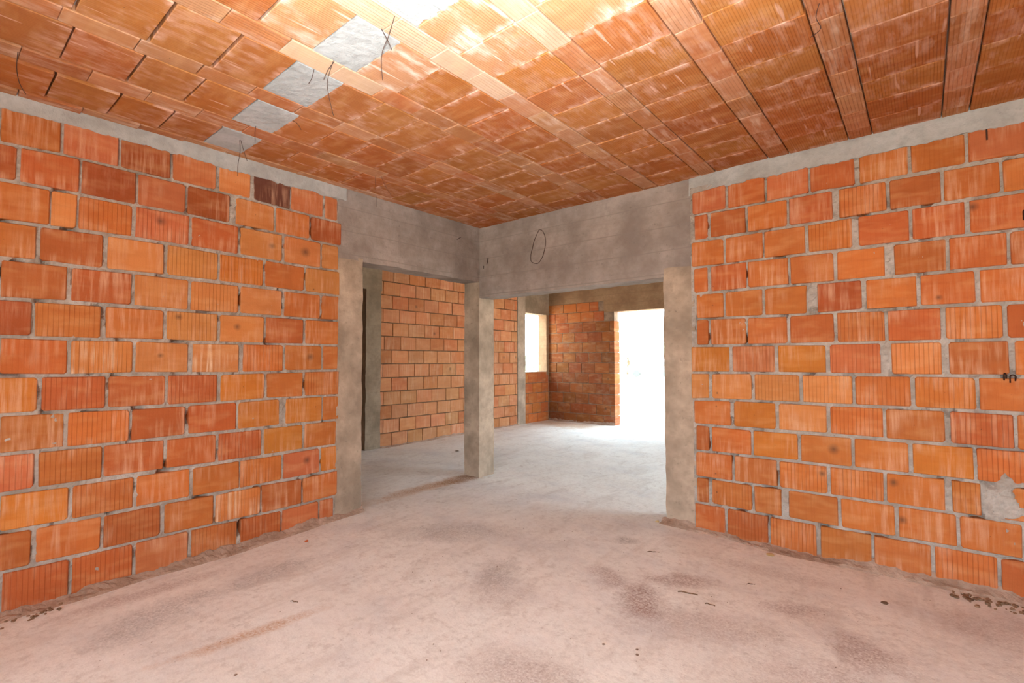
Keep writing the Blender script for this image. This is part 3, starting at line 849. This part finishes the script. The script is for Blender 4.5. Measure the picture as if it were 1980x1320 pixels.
def rubble_strip(spots, label):
    V, Fc = [], []
    for q, (x, y, r_) in enumerate(spots):
        a, b = lump(r_, q)
        o_ = len(V)
        z = floor_z(x, y) + r_ * .25
        V += [(x + p[0], y + p[1], z + p[2]) for p in a]
        Fc += [tuple(i + o_ for i in f) for f in b]
    o = link('rubble', V, Fc, 'rubble')
    tag(o, label, 'rubble', 'stuff')
sp_ = random.Random(3)
rubble_strip([(sp_.uniform(3.70, 4.5), -.06 - abs(sp_.gauss(0, .06)), sp_.uniform(.004, .015)) for _ in range(170)],
             'dark crumbled rubble along the foot of right wall')
rubble_strip([(.05 + abs(sp_.gauss(0, .05)), sp_.uniform(-4.2, -3.25), sp_.uniform(.004, .012)) for _ in range(120)],
             'brown crumbled mortar along the foot of left wall')

# ------------------------------------------------------------------ loose things on the floor
def splinter(x, y, length, ang, label, mat='wood', thick=.005, cat='twig'):
    n = 6
    P = []
    for i in range(n + 1):
        t = (i / n - .5) * length
        P.append((t * math.cos(ang), t * math.sin(ang) + .004 * math.sin(i * 1.7), thick * 1.0 + .003 * math.sin(i * .9)))
    V, Fc = tube(P, thick, 5)
    o = link('wood_splinter', V, Fc, mat, None, (x, y, floor_z(x, y)))
    tag(o, label, cat)
def chip(name, x, y, rad, label, mat, cat, squash=.45):
    V, Fc = lump(rad, int(x * 1000 + y * 77))
    V = [(a, b, c * squash) for a, b, c in V]
    o = link(name, V, Fc, mat, None, (x, y, floor_z(x, y) + rad * .15))
    tag(o, label, cat)
splinter(.998, -2.457, .045, .55, 'tiny dark splinter on the floor near the left brick wall', thick=.0028)
splinter(2.197, -.613, .085, 1.25 - .55, 'thin splinter on floor in front of the right column', thick=.0028)
splinter(2.58, -1.028, .105, .35, 'dark stick lying in the middle of the stained floor', thick=.0036)
splinter(2.817, -.678, .05, .75, 'short splinter nearest the right wall on open floor', thick=.0028)
splinter(2.715, -1.075, .05, .3, 'curled dark splinter just right of the longer stick', thick=.0028)
chip('bark_chip', 3.424, -.464, .018, 'dark bark chip alone on the floor at the right', 'wood', 'chip', .5)
chip('bark_chip', 3.773, -.13, .02, 'dark chip beside the rubble at the right wall', 'wood', 'chip', .5)
chip('clay_chip', .245, -1.99, .014, 'small orange clay chip near the left wall foot', 'clay_chip', 'chip', .8)
chip('paper_scrap', 2.80, -.135, .028, 'cream scrap at the foot of the right brick wall', 'wood_pale', 'scrap', .45)
chip('wood_chip', 1.975, -.03, .017, 'cream chip beside the base of the right column', 'wood_pale', 'chip', .8)
chip('bark_chip', -1.36, 1.03, .03, 'dark flat chip on the floor inside the narrow opening', 'wood', 'chip', .3)
chip('pebble', 1.403, -2.91, .008, 'small grey pebble at the lower left of the floor', 'stone', 'pebble', .8)
for (x, y, r_, lb) in ((2.462, -1.754, .007, 'single dark pebble left of the pebble pair on the front floor'),
                       (2.598, -1.695, .007, 'upper pebble of the pair on the front floor'),
                       (2.615, -1.731, .007, 'lower pebble of the pair on the front floor')):
    chip('pebble', x, y, r_, lb, 'stone', 'pebble', .9)
gr = random.Random(5)
V, Fc = [], []
for q in range(170):
    x, y = gr.uniform(.2, 4.2), gr.uniform(-3.2, -.2)
    if math.hypot(x - 3.6, y + 3.8) < 1.7 or nz(x, y, 0, 1.1, 2) < -.05: continue
    r_ = gr.uniform(.0012, .0034)
    a, b = lump(r_, q); o_ = len(V)
    V += [(x + p[0], y + p[1], floor_z(x, y) + r_ * .3 + p[2]) for p in a]
    Fc += [tuple(i + o_ for i in f) for f in b]
tag(link('grit', V, Fc, 'stone'), 'fine dark grit scattered over the floor', 'grit', 'stuff')

# ------------------------------------------------------------------ wires
def wire(pts, label, r_=.0016, name='tie_wire', group=None):
    # smooth through the points
    P = [Vector(p) for p in pts]
    out = []
    for i in range(len(P) - 1):
        p0, p1, p2, p3 = P[max(i - 1, 0)], P[i], P[i + 1], P[min(i + 2, len(P) - 1)]
        for k in range(5):
            t = k / 5
            out.append(.5 * ((2 * p1) + (-p0 + p2) * t + (2 * p0 - 5 * p1 + 4 * p2 - p3) * t * t + (-p0 + 3 * p1 - 3 * p2 + p3) * t ** 3))
    out.append(P[-1])
    base = out[0].copy()
    V, Fc = tube([p - base for p in out], r_, 5)
    o = link(name, V, Fc, 'wire', None, base)
    tag(o, label, 'wire', None, group)
HZ = H + .004
wire([(.29, -2.50, HZ), (.30, -2.50, 2.62), (.285, -2.505, 2.54), (.27, -2.50, 2.47)], 'longest wire hanging from the lowest cement patch by the left wall')
wire([(.29, -2.495, HZ), (.315, -2.485, 2.63), (.335, -2.47, 2.56)], 'short bent wire beside the long one at the lowest cement patch')
wire([(.565, -2.517, HZ), (.56, -2.52, 2.66), (.555, -2.515, 2.60)], 'short wire hanging from the rib between the two lowest cement patches')
wire([(.793, -2.412, HZ), (.82, -2.39, 2.68), (.835, -2.375, 2.645)], 'curved wire at the edge of the second lowest cement patch')
wire([(1.511, -2.569, HZ), (1.47, -2.575, 2.62), (1.46, -2.56, 2.55), (1.475, -2.545, 2.46)], 'long twisted wire over the third cement patch')
wire([(1.511, -2.562, HZ), (1.482, -2.580, 2.665), (1.462, -2.590, 2.62)], 'short strand branching off the long wire over the third cement patch')
wire([(1.387, -2.597, HZ), (1.372, -2.60, 2.66), (1.35, -2.605, 2.635)], 'small crooked wire in the middle of the third cement patch')
wire([(1.987, -2.576, HZ), (1.95, -2.58, 2.63), (1.91, -2.585, 2.56), (1.905, -2.575, 2.46)], 'longest wire crossing the brightest square cement patch')
wire([(1.875, -2.566, HZ), (1.90, -2.55, 2.65), (1.92, -2.54, 2.60)], 'short wire crossing the longest one at the brightest cement patch')
wire([(.486, -3.528, HZ), (.48, -3.53, 2.62), (.49, -3.52, 2.55), (.51, -3.50, 2.50)], 'wire hanging from the ceiling at the far left edge')
wire([(.425, -1.578, HZ), (.43, -1.575, 2.60), (.44, -1.57, 2.46)], 'straight thin wire hanging near the ceiling above the narrow opening', .0010)
wire([(.46, -1.55, HZ), (.49, -1.53, 2.62), (.53, -1.51, 2.55)], 'curved thin wire beside the straight one above the narrow opening', .0010)
wire([(3.337, -1.551, HZ), (3.32, -1.53, 2.66), (3.33, -1.49, 2.63), (3.29, -1.47, 2.62)], 'tangled wire on the pale rib at the right of the ceiling')
LOOP = [(.798, 2.545), (.745, 2.46), (.716, 2.374), (.697, 2.311), (.700, 2.262), (.722, 2.238), (.784, 2.224), (.825, 2.262), (.852, 2.314), (.874, 2.40), (.868, 2.47), (.838, 2.53), (.800, 2.547)]
wire([(x, .018, z) for x, z in LOOP], 'loop of rusty wire hanging on the deep concrete beam', .0026, 'wire_loop')

# nails and scars left in the beams by the formwork
def nail(x, y, z, d, ln, label):
    V, Fc = tube([(0, 0, 0), (d[0] * ln, d[1] * ln, d[2] * ln)], .004, 5)
    tag(link('formwork_nail', V, Fc, 'wire', None, (x, y, z)), label, 'nail')
nail(.125, .032, 2.37, (.05, -.3, -1), .075, 'straight rusty nail in deep beam near the inner corner')
nail(.06, .032, 2.29, (.2, -.3, -1), .03, 'small bent nail low on the deep beam near the inner corner')
nail(.0, -.30, 2.52, (.4, .7, .5), .05, 'slanted nail in the beam above the narrow opening')
nail(3.92, -.004, 2.585, (.0, -.15, -1), .07, 'dark nail in the topmost brick row at the far right')

# ------------------------------------------------------------------ outdoors
def tree(x, y, h, cr, seed, label, leaves=900):
    r_ = random.Random(seed)
    root = bpy.data.objects.new('tree', None); COL.objects.link(root); root.location = (x, y, -.15)
    tag(root, label, 'tree', None, 'trees outside the doorway')
    P = [(0, 0, 0), (.1, .05, h * .3), (-.05, .1, h * .55), (.05, 0, h * .8)]
    V, Fc = tube(P, .13, 7); link('trunk', V, Fc, 'bark', root)
    V, Fc = [], []
    for _ in range(leaves):
        th, ph, rr_ = r_.uniform(0, 6.283), math.acos(r_.uniform(-1, 1)), r_.random() ** .4
        k = 1 + .35 * math.sin(3 * th + seed) * math.sin(2 * ph)
        c = Vector((math.sin(ph) * math.cos(th) * cr * k * rr_, math.sin(ph) * math.sin(th) * cr * k * rr_, h * .62 + math.cos(ph) * cr * .75 * k * rr_))
        a = Vector((r_.uniform(-1, 1), r_.uniform(-1, 1), r_.uniform(-1, 1))).normalized() * .17
        b = a.orthogonal().normalized() * .10
        i0 = len(V)
        V += [tuple(c - a), tuple(c + b), tuple(c + a), tuple(c - b)]
        Fc.append((i0, i0 + 1, i0 + 2, i0 + 3))
    o = link('foliage', V, Fc, 'leaf', root); o['kind'] = 'stuff'
tree(-18.0, 36.5, 4.4, 1.7, 2, 'leafy tree outside at the left side of doorway', 1400)
tree(-20.5, 44.5, 4.2, 1.9, 5, 'pale leafy tree outside behind the car')
tree(-15.5, 45.0, 4.6, 2.0, 9, 'pale leafy tree outside at the right side of doorway')
tree(-20.5, 28.5, 1.6, 1.3, 4, 'low bush outside seen through the small window')

def car(x, y, rz):
    root = bpy.data.objects.new('car', None); COL.objects.link(root); root.location = (x, y, -.15); root.rotation_euler = (0, 0, rz)
    tag(root, 'white car parked outside beyond the doorway', 'car')
    prof = [(-2.0, .35), (-2.05, .75), (-1.9, 1.0), (-1.45, 1.02), (-.95, 1.45), (.55, 1.48), (1.15, 1.05), (1.9, .92), (2.05, .65), (2.0, .35)]
    V = [(px, sgn * (.82 if pz < 1.2 else .66), pz) for sgn in (-1, 1) for px, pz in prof]
    n = len(prof)
    Fc = [tuple(range(n)), tuple(reversed(range(n, 2 * n)))] + [(i, n + i, n + (i + 1) % n, (i + 1) % n) for i in range(n)]
    link('body', V, Fc, 'car_paint', root)
    for sgn in (-1, 1):
        win = [(-1.2, 1.08), (-.85, 1.38), (.45, 1.40), (.9, 1.08)]
        V = [(px, sgn * (.85 - (pz - 1.08) * .42) + dy, pz) for dy in (0, -.03 * sgn) for px, pz in win]
        Fc = [(0, 1, 2, 3), (7, 6, 5, 4)] + [(i, 4 + i, 4 + (i + 1) % 4, (i + 1) % 4) for i in range(4)]
        link('side_window', V, Fc, 'car_glass', root)
        for wx in (-1.25, 1.25):
            V = []
            for yy in (sgn * .70, sgn * .88):
                for k in range(14):
                    V.append((wx + .31 * math.cos(k * math.pi / 7), yy, .31 + .31 * math.sin(k * math.pi / 7)))
            Fc = [tuple(range(14)), tuple(reversed(range(14, 28)))] + [(k, 14 + k, 14 + (k + 1) % 14, (k + 1) % 14) for k in range(14)]
            link('wheel', V, Fc, 'tyre', root)
car(-15.2, 38.5, .4)
